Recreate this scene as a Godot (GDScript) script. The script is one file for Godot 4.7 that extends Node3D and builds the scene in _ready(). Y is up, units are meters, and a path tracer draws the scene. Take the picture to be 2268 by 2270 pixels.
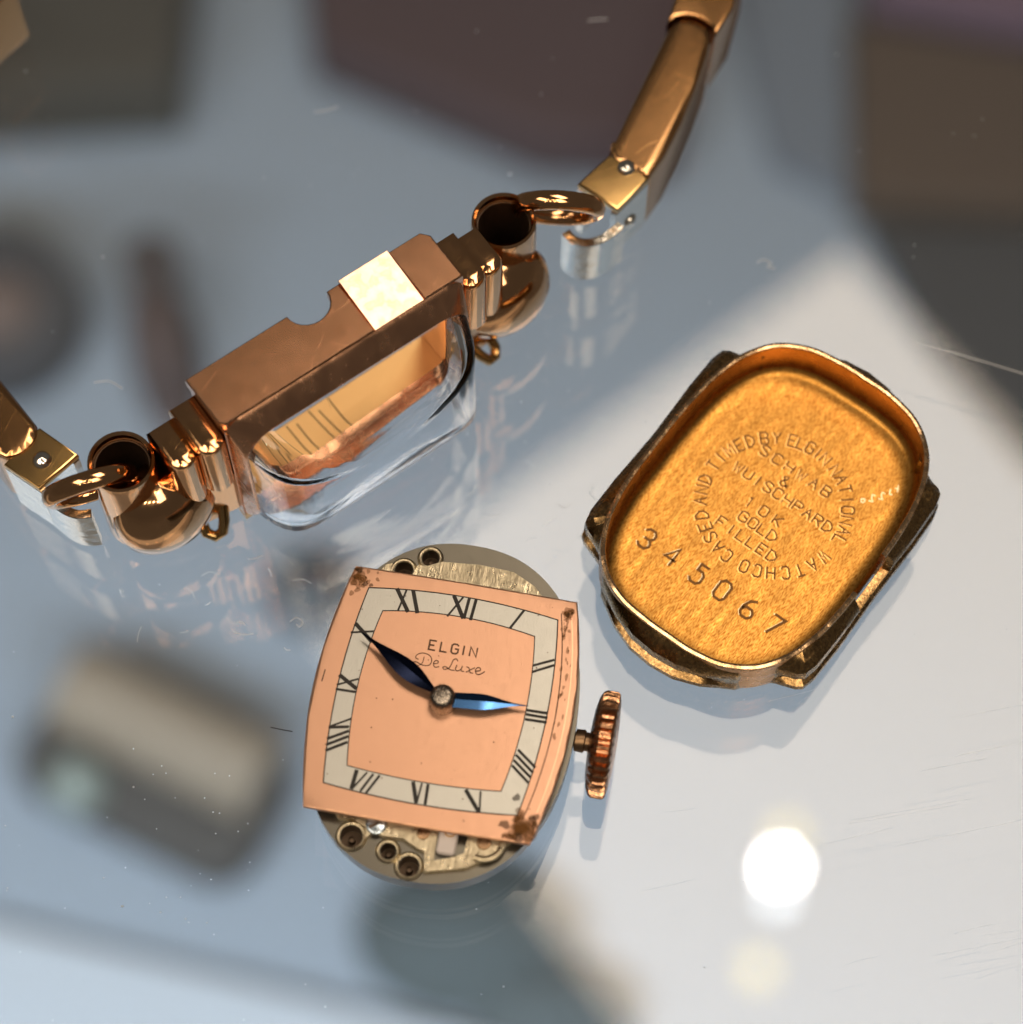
extends Node3D
# Lengths below are millimetres; Shape.mesh() turns them into metres.

const MM := 0.001
const SHELF := -420.0  # the display shelf below the glass
const DEEP := 1.4716
var M := {}
var used := {}

const GLYPHS := {
	"A": "00 13 26 33 40;13 33", "B": "00 06 36 45 44 33 03;33 42 41 30 00", "C": "45 36 16 05 01 10 30 41", "D": "00 06 26 44 42 20 00",
	"E": "46 06 00 40;03 33", "F": "00 06 46;03 33", "G": "45 36 16 05 01 10 30 41 43 23", "H": "00 06;40 46;03 43", "I": "20 26",
	"K": "00 06;46 02;13 40", "L": "06 00 40", "M": "00 06 22 46 40", "N": "00 06 40 46", "O": "10 01 05 16 36 45 41 30 10",
	"P": "00 06 36 45 44 33 03", "R": "00 06 36 45 44 33 03;23 40", "S": "45 36 16 05 04 42 41 30 10 01", "T": "06 46;20 26",
	"U": "06 01 10 30 41 46", "W": "06 10 24 30 46", "Y": "06 23 46;23 20", "&": "40 05 16 26 25 02 01 10 20 42",
	"0": "10 01 05 16 36 45 41 30 10", "1": "15 26 20", "3": "05 16 36 45 44 33 13;33 42 41 30 10 01", "4": "30 36 02 42", "5": "46 16 14 34 43 41 30 10 01",
	"6": "36 15 03 01 10 30 41 42 33 13 02", "7": "06 46 10"}


class Shape:
	var v := PackedVector3Array()
	var mark := 0
	var xf := Transform3D()

	func tri(a: Vector3, b: Vector3, c: Vector3) -> void:
		if (b - a).cross(c - a).length_squared() < 1e-12:
			return
		v.append(xf * a)
		v.append(xf * b)
		v.append(xf * c)

	func quad(a: Vector3, b: Vector3, c: Vector3, d: Vector3) -> void:
		tri(a, b, c)
		tri(a, c, d)

	func done() -> Shape:  # turns the solid added last so that its front faces look outwards
		var mid := Vector3.ZERO
		for i in range(mark, v.size()):
			mid += v[i]
		mid /= maxf(1.0, v.size() - mark)
		var vol := 0.0
		for i in range(mark, v.size(), 3):
			vol += (v[i] - mid).dot((v[i + 1] - mid).cross(v[i + 2] - mid))
		if vol > 0.0:
			for i in range(mark, v.size(), 3):
				var t := v[i + 1]
				v[i + 1] = v[i + 2]
				v[i + 2] = t
		mark = v.size()
		return self

	func loft(rings: Array, caps := true, closed := false) -> Shape:
		var n: int = rings[0].size()
		for k in rings.size() - (0 if closed else 1):
			var a: PackedVector3Array = rings[k]
			var b: PackedVector3Array = rings[(k + 1) % rings.size()]
			for i in n:
				quad(a[i], a[(i + 1) % n], b[(i + 1) % n], b[i])
		if caps and not closed:
			for k in [0, rings.size() - 1]:
				var r: PackedVector3Array = rings[k]
				var c := Vector3.ZERO
				for p in r:
					c += p
				c /= n
				for i in n:
					if k == 0:
						tri(c, r[(i + 1) % n], r[i])
					else:
						tri(c, r[i], r[(i + 1) % n])
		return done()

	func lathe(profile: Array, n := 32, at := Vector3.ZERO, sx := 1.0, sz := 1.0, closed := false) -> Shape:
		var rings := []
		for p: Vector2 in profile:
			var r := PackedVector3Array()
			for i in n:
				var a := TAU * i / n
				r.append(at + Vector3(cos(a) * p.x * sx, p.y, sin(a) * p.x * sz))
			rings.append(r)
		return loft(rings, not closed, closed)

	func prism(poly: PackedVector2Array, y0: float, y1: float, bev := 0.0) -> Shape:
		var ins := Shape.inset(poly, bev)
		var n := poly.size()
		var rings := [Shape.lift(ins, y0), Shape.lift(poly, y0 + bev), Shape.lift(poly, y1 - bev), Shape.lift(ins, y1)]
		if bev > 0.08:
			var half := Shape.inset(poly, bev * 0.3)
			rings = [Shape.lift(ins, y0), Shape.lift(half, y0 + bev * 0.3), Shape.lift(poly, y0 + bev), Shape.lift(poly, y1 - bev), Shape.lift(half, y1 - bev * 0.3), Shape.lift(ins, y1)]
		for k in rings.size() - 1:
			for i in n:
				var j := (i + 1) % n
				quad(rings[k][i], rings[k][j], rings[k + 1][j], rings[k + 1][i])
		var t := Geometry2D.triangulate_polygon(ins)
		if t.is_empty():
			print("no triangles for a prism of ", n)
		var up := not Geometry2D.is_polygon_clockwise(poly)
		for i in range(0, t.size(), 3):
			var a := ins[t[i]]
			var b := ins[t[i + 1]]
			var c := ins[t[i + 2]]
			if (b - a).cross(c - a) < 0.0:
				var s := b
				b = c
				c = s
			# a, b, c turn counter-clockwise in (x, z); the sides above follow the outline's own turn
			if not up:
				var s := b
				b = c
				c = s
			tri(Vector3(a.x, y1, a.y), Vector3(b.x, y1, b.y), Vector3(c.x, y1, c.y))
			tri(Vector3(a.x, y0, a.y), Vector3(c.x, y0, c.y), Vector3(b.x, y0, b.y))
		return done()

	func tube(path: Array, r: float, n := 10, closed := false, r2 := -1.0, axis := Vector3.ZERO) -> Shape:
		# r: radius; r2: radius along «axis» where the section is an ellipse
		var rings := []
		var m := path.size()
		var last := Vector3.UP if axis == Vector3.ZERO else axis
		for k in m:
			var a: Vector3 = path[(k - 1 + m) % m] if closed or k > 0 else path[k]
			var b: Vector3 = path[(k + 1) % m] if closed or k < m - 1 else path[k]
			var d := (b - a).normalized()
			var side := d.cross(last)
			if side.length() < 0.05:
				side = d.cross(Vector3(0.3, 0.5, 0.8))
			side = side.normalized()
			var up := side.cross(d).normalized()
			if axis == Vector3.ZERO:
				last = up
			var ring := PackedVector3Array()
			for i in n:
				var t := TAU * i / n
				ring.append(path[k] + side * cos(t) * r + up * sin(t) * (r if r2 < 0.0 else r2))
			rings.append(ring)
		return loft(rings, true, closed)

	func box(c: Vector3, s: Vector3, bev := 0.0) -> Shape:
		var h := s / 2.0
		var old := xf
		xf = xf * Transform3D(Basis(), c)
		prism(PackedVector2Array([Vector2(-h.x, -h.z), Vector2(h.x, -h.z), Vector2(h.x, h.z), Vector2(-h.x, h.z)]), -h.y, h.y, bev)
		xf = old
		return self

	func ribbon(p: Array, w: float, y: float, deep := 0.02, w2 := -1.0) -> Shape:
		# a flat mitred line on the plane of height y
		var n := p.size()
		var ring: bool = n > 2 and p[0].distance_to(p[n - 1]) < 1e-4
		var l := []
		var r := []
		for i in n:
			var a: Vector2 = p[i - 1] if i > 0 else (p[n - 2] if ring else p[i])
			var b: Vector2 = p[i + 1] if i < n - 1 else (p[1] if ring else p[i])
			var d1: Vector2 = (p[i] - a).normalized() if p[i] != a else (b - p[i]).normalized()
			var d2: Vector2 = (b - p[i]).normalized() if p[i] != b else d1
			var m := (d1 + d2).normalized() if (d1 + d2).length() > 0.1 else d1
			var s := Vector2(-m.y, m.x) / maxf(0.55, m.dot(d2))
			var half := (w if w2 < 0.0 else lerpf(w, w2, float(i) / (n - 1))) / 2.0
			l.append(p[i] + s * half)
			r.append(p[i] - s * half)
		for i in n - 1:
			var a := Vector3(l[i].x, y, l[i].y)
			var b := Vector3(l[i + 1].x, y, l[i + 1].y)
			var c := Vector3(r[i + 1].x, y, r[i + 1].y)
			var d := Vector3(r[i].x, y, r[i].y)
			var o := Vector3(0, -deep, 0)
			quad(a, d, c, b)
			quad(a, b, b + o, a + o)
			quad(d, d + o, c + o, c)
			if not ring and i == 0:
				quad(a, a + o, d + o, d)
			if not ring and i == n - 2:
				quad(b, c, c + o, b + o)
		mark = v.size()
		return self

	static func lift(p: PackedVector2Array, y: float) -> PackedVector3Array:
		var r := PackedVector3Array()
		for q in p:
			r.append(Vector3(q.x, y, q.y))
		return r

	static func inset(p: PackedVector2Array, d: float) -> PackedVector2Array:
		if d <= 0.0:
			return p
		var s := -1.0 if Geometry2D.is_polygon_clockwise(p) else 1.0
		var r := PackedVector2Array()
		var n := p.size()
		for i in n:
			var d1 := (p[i] - p[(i - 1 + n) % n]).normalized()
			var d2 := (p[(i + 1) % n] - p[i]).normalized()
			var n1 := Vector2(-d1.y, d1.x)
			var n2 := Vector2(-d2.y, d2.x)
			var m := n1 + n2
			m = m.normalized() if m.length() > 0.05 else n1
			r.append(p[i] - m * d * s * -1.0 / maxf(0.5, m.dot(n2)))
		return r

	func mesh(sharp := 38.0) -> ArrayMesh:
		var faces := {}
		var fn := PackedVector3Array()
		for i in range(0, v.size(), 3):
			fn.append((v[i + 2] - v[i]).cross(v[i + 1] - v[i]))
			for k in 3:
				var key := Vector3i((v[i + k] * 20000.0).round())
				if not faces.has(key):
					faces[key] = PackedInt32Array()
				faces[key].append(i / 3)
		var least := cos(deg_to_rad(sharp))
		var nn := PackedVector3Array()
		nn.resize(v.size())
		var pos := PackedVector3Array()
		pos.resize(v.size())
		for i in v.size():
			var own := fn[i / 3].normalized()
			var sum := Vector3.ZERO
			for f in faces[Vector3i((v[i] * 20000.0).round())]:
				if fn[f].normalized().dot(own) > least:
					sum += fn[f]
			nn[i] = sum.normalized() if sum.length_squared() > 1e-20 else own
			pos[i] = v[i] * 0.001
		var arr := []
		arr.resize(Mesh.ARRAY_MAX)
		arr[Mesh.ARRAY_VERTEX] = pos
		arr[Mesh.ARRAY_NORMAL] = nn
		var m := ArrayMesh.new()
		m.add_surface_from_arrays(Mesh.PRIMITIVE_TRIANGLES, arr)
		return m


# ---------------------------------------------------------------- naming

func numbered(called: String, parent: Node) -> String:
	var key := str(parent.get_instance_id()) + called
	used[key] = used.get(key, 0) + 1
	return called if used[key] == 1 else "%s_%03d" % [called, used[key] - 1]


func thing(called: String, label: String, category: String, at := Vector3.ZERO, turn := 0.0, group := "") -> Node3D:
	var o := Node3D.new()
	o.name = numbered(called, self)
	o.position = at * MM
	o.rotation_degrees.y = turn
	tag(o, label, category, group)
	add_child(o, true)
	return o


func tag(o: Node, label: String, category: String, group := "") -> void:
	o.set_meta("label", label)
	o.set_meta("category", category)
	if group:
		o.set_meta("group", group)


func part(called: String, s: Shape, m: Material, parent: Node, label := "", sharp := 38.0) -> MeshInstance3D:
	var o := MeshInstance3D.new()
	o.name = numbered(called, parent)
	o.mesh = s.mesh(sharp)
	o.material_override = m
	if label:
		o.set_meta("label", label)
	parent.add_child(o, true)
	return o


func structure(called: String, s: Shape, m: Material) -> MeshInstance3D:
	var o := part(called, s, m, self)
	o.set_meta("kind", "structure")
	return o


# ---------------------------------------------------------------- materials

func noise_tex(freq: float, sd: int, ramp: Array, kind := FastNoiseLite.TYPE_SIMPLEX_SMOOTH, octaves := 4, size := 512) -> NoiseTexture2D:
	var n := FastNoiseLite.new()
	n.noise_type = kind
	n.seed = sd
	n.frequency = freq
	n.fractal_octaves = octaves
	var t := NoiseTexture2D.new()
	t.width = size
	t.height = size
	t.seamless = true
	t.noise = n
	if ramp:
		var g := Gradient.new()
		g.offsets = PackedFloat32Array(ramp.map(func(r): return r[0]))
		g.colors = PackedColorArray(ramp.map(func(r): return r[1]))
		t.color_ramp = g
	return t


func scratch_tex(sd: int, count: int, lean: float, spread: float, length: float, base := 0.6) -> ImageTexture:
	# a tile of fine hairlines, darker and lighter than the ground
	var rng := RandomNumberGenerator.new()
	rng.seed = sd
	var n := 1024
	var im := Image.create(n, n, false, Image.FORMAT_RGB8)
	im.fill(Color(base, base, base))
	for k in count:
		var p := Vector2(rng.randf() * n, rng.randf() * n)
		var a := lean + rng.randfn() * spread
		var d := Vector2(cos(a), sin(a))
		var bend := rng.randfn() * 0.002
		var val := base + rng.randf_range(-0.5, 0.4) * (0.35 if rng.randf() < 0.8 else 1.0)
		for s in int(length * rng.randf_range(0.3, 1.6)):
			im.set_pixel(posmod(int(p.x), n), posmod(int(p.y), n), Color(val, val, val))
			p += d
			d = d.rotated(bend)
	return ImageTexture.create_from_image(im)


func gray(x: float) -> Color:
	return Color(x, x, x)


func lin(r: float, g: float, b: float) -> Color:
	return Color(r, g, b).linear_to_srgb()


func metal(color: Color, rough: float, rough_tex: Texture2D = null, relief: Texture2D = null, deep := 0.0, tile := 8.0, tint: Texture2D = null, stretch := Vector3.ONE) -> StandardMaterial3D:
	var m := StandardMaterial3D.new()
	m.albedo_color = color
	m.metallic = 1.0
	m.roughness = rough
	m.uv1_triplanar = true
	m.uv1_scale = stretch * (1000.0 / tile)
	m.uv1_triplanar_sharpness = 4.0
	m.roughness_texture = rough_tex
	m.albedo_texture = tint
	if relief:
		m.heightmap_enabled = true
		m.heightmap_texture = relief
		m.heightmap_scale = deep * 0.1  # «deep» in millimetres
	return m


func matte(color: Color, rough := 0.7) -> StandardMaterial3D:
	var m := StandardMaterial3D.new()
	m.albedo_color = color
	m.roughness = rough
	return m


func glow(color: Color, strength: float) -> StandardMaterial3D:
	var m := StandardMaterial3D.new()
	m.albedo_color = Color.BLACK
	m.emission_enabled = true
	m.emission = color
	m.emission_energy_multiplier = strength
	return m


func materials() -> void:
	var wear := noise_tex(0.012, 3, [[0.0, gray(0.55)], [0.45, gray(0.75)], [0.6, gray(1.0)], [1.0, gray(0.8)]])
	var faint := noise_tex(0.015, 4, [[0.0, gray(0.9)], [1.0, gray(1.0)]])
	var soft := noise_tex(0.02, 9, [], FastNoiseLite.TYPE_SIMPLEX_SMOOTH, 5)
	var hair := scratch_tex(5, 900, 0.4, 1.2, 120)
	var brush := scratch_tex(8, 5200, PI / 2, 0.05, 150, 0.5)
	var grain := noise_tex(0.06, 21, [], FastNoiseLite.TYPE_SIMPLEX_SMOOTH, 5)
	var rusty := noise_tex(0.010, 31, [[0.0, lin(1, 0.95, 0.9)], [0.5, lin(0.92, 0.85, 0.78)], [0.7, lin(0.78, 0.66, 0.54)], [1.0, lin(0.6, 0.46, 0.34)]])
	var calm := noise_tex(0.008, 33, [[0.0, lin(1, 0.98, 0.96)], [0.5, lin(0.95, 0.92, 0.89)], [1.0, lin(0.86, 0.81, 0.76)]])
	var grime := noise_tex(0.03, 14, [[0.0, lin(0.35, 0.28, 0.22)], [0.42, lin(0.6, 0.5, 0.4)], [0.62, lin(0.8, 0.7, 0.58)], [1.0, lin(1, 0.9, 0.75)]])
	var mottled := noise_tex(0.15, 77, [[0.0, lin(0.30, 0.17, 0.08)], [0.34, lin(0.58, 0.45, 0.32)], [0.52, lin(0.88, 0.82, 0.74)], [0.72, lin(1, 1, 1)], [1.0, lin(1, 1, 1)]], FastNoiseLite.TYPE_SIMPLEX_SMOOTH, 5)
	M.copper = metal(lin(0.92, 0.50, 0.29), 0.18, faint, hair, 0.0022, 9.0, calm)
	M.copper_facet = metal(lin(0.66, 0.44, 0.32), 0.27, wear, hair, 0.0012, 6.0, calm)
	M.bezel = metal(lin(0.80, 0.44, 0.26), 0.28, wear, hair, 0.0015, 9.0)
	M.rose = metal(lin(0.82, 0.47, 0.24), 0.12, wear, hair, 0.003, 7.0)
	M.rib = metal(lin(0.84, 0.47, 0.23), 0.11, wear, hair, 0.002, 5.0)
	M.band = metal(lin(0.64, 0.35, 0.155), 0.18, faint, hair, 0.0028, 9.0)
	M.band_box = metal(lin(0.66, 0.42, 0.17), 0.2, faint, hair, 0.002, 9.0)
	M.steel_face = metal(lin(0.86, 0.82, 0.74), 0.2, wear, soft, 0.012, 8.0)
	M.lining = metal(lin(0.92, 0.56, 0.24), 0.34, faint, hair, 0.004, 6.0)
	M.soot = metal(lin(0.10, 0.07, 0.05), 0.5)
	var streaks := noise_tex(0.02, 78, [[0.0, gray(0.6)], [0.4, gray(0.8)], [1.0, gray(1.0)]], FastNoiseLite.TYPE_SIMPLEX_SMOOTH, 6)
	M.brass_floor = metal(lin(0.60, 0.315, 0.075), 0.43, streaks, grain, 0.0010, 4.6, mottled, Vector3(1.0, 1.0, 0.2))
	M.brass_wall = metal(lin(0.66, 0.33, 0.12), 0.34, wear, hair, 0.006, 9.0)
	M.brass_rim = metal(lin(0.90, 0.58, 0.32), 0.3, wear, soft, 0.008, 4.0)
	M.skirt = metal(lin(0.56, 0.40, 0.21), 0.30, wear, soft, 0.006, 3.0, grime)
	M.engraved = matte(lin(0.22, 0.095, 0.02), 0.8)
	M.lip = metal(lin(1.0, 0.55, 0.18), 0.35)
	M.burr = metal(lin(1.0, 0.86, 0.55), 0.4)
	M.dial = metal(lin(0.525, 0.295, 0.19), 0.33, faint, brush, 0.0035, 3.5)
	M.dial.metallic = 0.8
	M.dial_edge = metal(lin(0.78, 0.40, 0.26), 0.34, faint, hair, 0.003, 9.0)
	M.chapter = metal(lin(0.44, 0.43, 0.395), 0.40, faint, grain, 0.003, 4.0)
	M.ink = matte(lin(0.012, 0.008, 0.006), 0.6)
	M.brown_ink = matte(lin(0.10, 0.045, 0.02), 0.6)
	M.stain = matte(Color(lin(0.22, 0.085, 0.015), 0.38), 0.9)
	M.dark_stain = matte(Color(lin(0.05, 0.024, 0.008), 0.5), 0.9)
	for q in [M.stain, M.dark_stain]:
		q.transparency = BaseMaterial3D.TRANSPARENCY_ALPHA
	M.plate = metal(lin(0.125, 0.115, 0.095), 0.32, faint, hair, 0.004, 7.0)
	M.land = metal(lin(0.62, 0.53, 0.37), 0.40, wear, brush, 0.03, 5.0)
	M.blue_steel = metal(lin(0.05, 0.13, 0.30), 0.16)
	M.dark_steel = metal(lin(0.022, 0.03, 0.07), 0.16)
	M.hub = metal(lin(0.30, 0.26, 0.22), 0.3, wear, soft, 0.02, 2.0)
	M.screw = metal(lin(0.50, 0.58, 0.66), 0.25)
	M.pearl = matte(lin(0.62, 0.55, 0.52), 0.35)
	M.crown = metal(lin(0.58, 0.31, 0.17), 0.27, wear, soft, 0.01, 3.0)
	M.stem = metal(lin(0.30, 0.19, 0.11), 0.4, wear)
	var g := StandardMaterial3D.new()  # the counter: a pane that passes light and mirrors on both faces
	g.transparency = BaseMaterial3D.TRANSPARENCY_ALPHA
	g.albedo_color = Color(0.9, 0.95, 1.0, 0.015)
	g.roughness = 0.0
	M.pane = g
	var c := StandardMaterial3D.new()  # the watch crystal: solid
	c.refraction_enabled = true
	c.refraction_scale = 0.05
	c.albedo_color = Color(1, 1, 1, 0.0)
	c.roughness = 0.02
	c.uv1_triplanar = true
	c.uv1_scale = Vector3.ONE * 70.0
	c.heightmap_enabled = true
	c.heightmap_texture = scratch_tex(19, 420, 0.05, 0.3, 260, 0.5)
	c.heightmap_scale = 0.00022
	M.crystal = c
	var d := matte(Color(0.78, 0.8, 0.84), 0.8)
	M.dust = d
	var f := StandardMaterial3D.new()
	f.transparency = BaseMaterial3D.TRANSPARENCY_ALPHA
	f.albedo_color = Color(1, 1, 1, 0.35)
	f.roughness = 0.6
	M.scratch = f


# ---------------------------------------------------------------- outlines

func rounded(hx: float, hz: float, r: float, n := 8, at := Vector2.ZERO) -> PackedVector2Array:
	var p := PackedVector2Array()
	for k in 4:
		var c := at + Vector2([1, -1, -1, 1][k] * (hx - r), [1, 1, -1, -1][k] * (hz - r))
		for i in n + 1:
			var a := PI / 2 * (k + float(i) / n)
			p.append(c + Vector2(cos(a), sin(a)) * r)
	return p


func squircle(a: float, b: float, e: float, n := 96, at := Vector2.ZERO) -> PackedVector2Array:
	var p := PackedVector2Array()
	for i in n:
		var t := TAU * i / n
		var x := cos(t)
		var z := sin(t)
		p.append(at + Vector2(signf(x) * pow(absf(x), 2.0 / e) * a, signf(z) * pow(absf(z), 2.0 / e) * b))
	return p


func bowed(c: Array, bow: Array, n := 14) -> PackedVector2Array:
	# four corners joined by arcs, each bowed outwards by bow[k]
	var p := PackedVector2Array()
	for k in 4:
		var a: Vector2 = c[k]
		var b: Vector2 = c[(k + 1) % 4]
		var side := (b - a).normalized()
		side = Vector2(side.y, -side.x)
		for i in n:
			var t := float(i) / n
			p.append(a.lerp(b, t) + side * bow[k] * 4.0 * t * (1.0 - t))
	return p


func with_hole(outer: PackedVector2Array, hole: PackedVector2Array) -> PackedVector2Array:
	if Geometry2D.is_polygon_clockwise(outer) == Geometry2D.is_polygon_clockwise(hole):
		hole = hole.duplicate()
		hole.reverse()
	var bi := 0
	var bj := 0
	var best := 1e9
	for i in outer.size():
		for j in hole.size():
			var d := outer[i].distance_squared_to(hole[j])
			if d < best:
				best = d
				bi = i
				bj = j
	var out := PackedVector2Array()
	var slit := (hole[bj] - outer[bi]).normalized().orthogonal() * 0.002
	for i in outer.size():
		out.append(outer[i])
		if i == bi:
			for j in hole.size():
				out.append(hole[(bj + j) % hole.size()])
			out.append(hole[bj] + slit)
			out.append(outer[bi] + slit)
	return out


func circle(at: Vector2, r: float, n := 20) -> PackedVector2Array:
	return squircle(r, r, 2.0, n, at)


func smooth(p: Array, steps := 5) -> Array:
	var out := []
	for i in p.size() - 1:
		var a: Vector2 = p[maxi(i - 1, 0)]
		var b: Vector2 = p[i]
		var c: Vector2 = p[i + 1]
		var d: Vector2 = p[mini(i + 2, p.size() - 1)]
		for k in steps:
			out.append(b.cubic_interpolate(c, a, d, float(k) / steps))
	out.append(p[p.size() - 1])
	return out


func letter(s: Shape, ch: String, at: Vector2, right: Vector2, up: Vector2, w: float, h: float, thick: float, y: float) -> void:
	if not GLYPHS.has(ch):
		return
	var k := 0
	for line in GLYPHS[ch].split(";"):
		var p := []
		for q in line.split(" "):
			p.append(at + right * (float(q[0]) / 4.0 - 0.5) * w + up * (float(q[1]) / 6.0 - 0.5) * h)
		s.ribbon(p, thick, y + 0.003 * k)
		k += 1


# ---------------------------------------------------------------- the place

func _ready() -> void:
	var cam := Camera3D.new()
	cam.name = "camera"
	var lens := CameraAttributesPhysical.new()
	lens.frustum_focal_length = 60.0
	lens.frustum_focus_distance = 0.1150
	lens.frustum_near = 0.01
	lens.frustum_far = 50.0
	lens.exposure_aperture = 21.5
	cam.attributes = lens
	add_child(cam)
	cam.fov = 22.62
	cam.near = 0.01
	cam.far = 50.0
	cam.look_at_from_position(Vector3(0, 110.46, 46.89) * MM, Vector3.ZERO, Vector3(0, 0, -1))

	var we := WorldEnvironment.new()
	we.name = "surroundings"
	var env := Environment.new()
	env.background_mode = Environment.BG_COLOR
	env.background_color = lin(0.062, 0.055, 0.048)
	env.tonemap_mode = Environment.TONE_MAPPER_LINEAR
	env.tonemap_exposure = 1.0
	env.sdfgi_enabled = true
	env.ssao_enabled = true
	env.ssil_enabled = true
	we.environment = env
	add_child(we)

	lamps()
	materials()
	counter()
	display_case()
	watch()
	movement()
	case_back()
	dust()


func area_lamp(called: String, label: String, category: String, xf: Transform3D, size: Vector2, color: Color, radiance: float) -> void:
	# the light leaves along -Z of xf; the glowing sheet lies just behind it in a shallow tray
	var o := thing(called, label, category)
	o.transform = Transform3D(xf.basis, xf.origin * MM)
	var tray := Shape.new()
	tray.box(Vector3(0, 0, 22), Vector3(size.x + 24, size.y + 24, 36), 2)
	part("housing", tray, matte(lin(0.7, 0.7, 0.7)), o)
	var sheet := Shape.new()
	sheet.box(Vector3(0, 0, 2.5), Vector3(size.x, size.y, 2))
	part("lamp_diffuser", sheet, glow(color, radiance), o)
	var l := AreaLight3D.new()
	l.name = "light"
	l.area_size = size * MM
	l.area_normalize_energy = false
	l.light_color = color
	l.light_energy = radiance / PI
	l.shadow_enabled = true
	l.area_range = 6.0
	o.add_child(l)


func lamps() -> void:
	# ceiling panel, 600 x 1200 mm, 1.95 m above the counter
	var z := Vector3.UP
	var x := Vector3(0.6105, 0, 0.792)
	area_lamp("ceiling_light", "large warm white ceiling light mirrored across the right half of the glass", "ceiling light", Transform3D(Basis(x, z.cross(x), z), Vector3(434.7, 1950, -427.5)), Vector2(1200, 600), lin(1.0, 0.82, 0.63), 2.75)
	# two more of the ceiling's panels, mirrored in the curved gold only
	area_lamp("ceiling_light", "ceiling light to the left, behind the photographer, mirrored in the gold lugs", "ceiling light", Transform3D(Basis(x, z.cross(x), z), Vector3(-1000, 1950, 350)), Vector2(1200, 600), lin(1.0, 0.84, 0.66), 2.2)
	area_lamp("ceiling_light", "ceiling light to the right, behind the photographer, mirrored in the gold lugs", "ceiling light", Transform3D(Basis(x, z.cross(x), z), Vector3(620, 1950, 1050)), Vector2(1200, 600), lin(1.0, 0.84, 0.66), 2.2)
	# strip of cool LEDs under the front edge of the glass
	var at := Vector3(-90, -150, 68)
	var b := Basis.looking_at((Vector3(-70, -420, -50) - at).normalized(), Vector3.UP)
	area_lamp("case_light_strip", "cool white light strip under the front edge of the glass", "light strip", Transform3D(b, at), Vector2(560, 30), lin(0.76, 0.89, 1.0), 22.5)
	# the bulb mirrored at the lower right, and a row of small spots behind the photographer
	bulb(Vector3(195.5, 1700, -442.5), 4.0, lin(1.0, 0.96, 0.86), 900.0, "round bulb mirrored as a bright disc at the lower right of the glass", "")
	bulb(Vector3(192.5, 1700, -421.0), 6.0, lin(0.9, 0.97, 1.0), 26.0, "dim white bulb mirrored just below the bright disc", "")
	bulb(Vector3(201.0, 1700, -466.0), 8.0, lin(1.0, 0.78, 0.25), 13.0, "dim yellow bulb mirrored above the bright disc", "")
	bulb(Vector3(176.0, 1700, -367.0), 8.0, lin(1.0, 0.78, 0.25), 13.0, "dim yellow bulb mirrored near the bottom edge, below the bright disc", "")
	for k in 8:
		var row := k / 4
		bulb(Vector3(-560 + 260 * (k % 4) + 90 * row, 1500 - 250 * row, 380 + 420 * row + 50 * (k % 4)), 22.0, lin(1.0, 0.82, 0.58), 55.0, ["first", "second", "third", "fourth"][k % 4] + " spot bulb from the left in the " + ["front", "rear"][row] + " row above the photographer", "spot bulbs above the counter")


func bulb(at: Vector3, r: float, color: Color, radiance: float, label: String, group: String) -> void:
	var o := thing("lamp_bulb", label, "bulb", at, 0.0, group)
	var s := Shape.new()
	var prof := []
	for i in 17:
		var a := PI * i / 16.0
		prof.append(Vector2(maxf(0.01, sin(a) * r), -cos(a) * r))
	s.lathe(prof, 24)
	part("lamp_globe", s, glow(color, radiance), o)
	var c := Shape.new()
	c.lathe([Vector2(0.01, r * 0.96), Vector2(r * 0.45, r * 0.96), Vector2(r * 0.5, r * 2.2), Vector2(0.01, r * 2.3)], 20)
	part("cap", c, matte(lin(0.5, 0.5, 0.5)), o)
	var l := OmniLight3D.new()
	l.name = "light"
	l.light_color = color
	l.light_size = r * MM
	l.light_energy = radiance * r * r * 1e-6
	l.omni_range = 6.0
	l.omni_attenuation = 2.0
	l.shadow_enabled = true
	o.add_child(l)


func counter() -> void:
	var s := Shape.new()
	s.box(Vector3(0, -1.38, -40), Vector3(620, 2.76, 420))
	var o := structure("glass_counter_top", s, M.pane)
	var rng := RandomNumberGenerator.new()
	rng.seed = 4
	for k in 16:
		var t := Shape.new()
		var p := Vector2(rng.randf_range(2, 22), rng.randf_range(8, 22))
		var d := Vector2(1, -0.22 + rng.randfn() * 0.05)
		var len := rng.randf_range(1.5, 6.0)
		t.ribbon(smooth([p, p + d * len * 0.5 + Vector2(0, rng.randfn() * 0.04), p + d * len], 4), 0.02, 0.004, 0.003)
		part("hairline_scratch", t, M.scratch, o)
	for k in 34:
		var t := Shape.new()
		var p := Vector2(1.5 + rng.randfn() * 3.5, -1.5 + rng.randfn() * 3.5)
		if k > 20:
			p = Vector2(-13 + rng.randfn() * 3.0, 5 + rng.randfn() * 2.0)
		var a := rng.randf() * TAU
		var d := Vector2(cos(a), sin(a)) * rng.randf_range(0.1, 0.5)
		t.ribbon(smooth([p, p + d + d.orthogonal() * 0.3 * rng.randfn(), p + d * 2.0], 4), 0.035, 0.012, 0.006)
		part("bright_nick", t, M.dust if k % 2 else M.scratch, o)
	var q := Shape.new()
	q.ribbon(smooth([Vector2(19.6, -8.9), Vector2(22.0, -8.1), Vector2(26, -6.7)], 6), 0.07, 0.006, 0.005)
	part("long_scratch", q, M.scratch, o)


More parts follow.
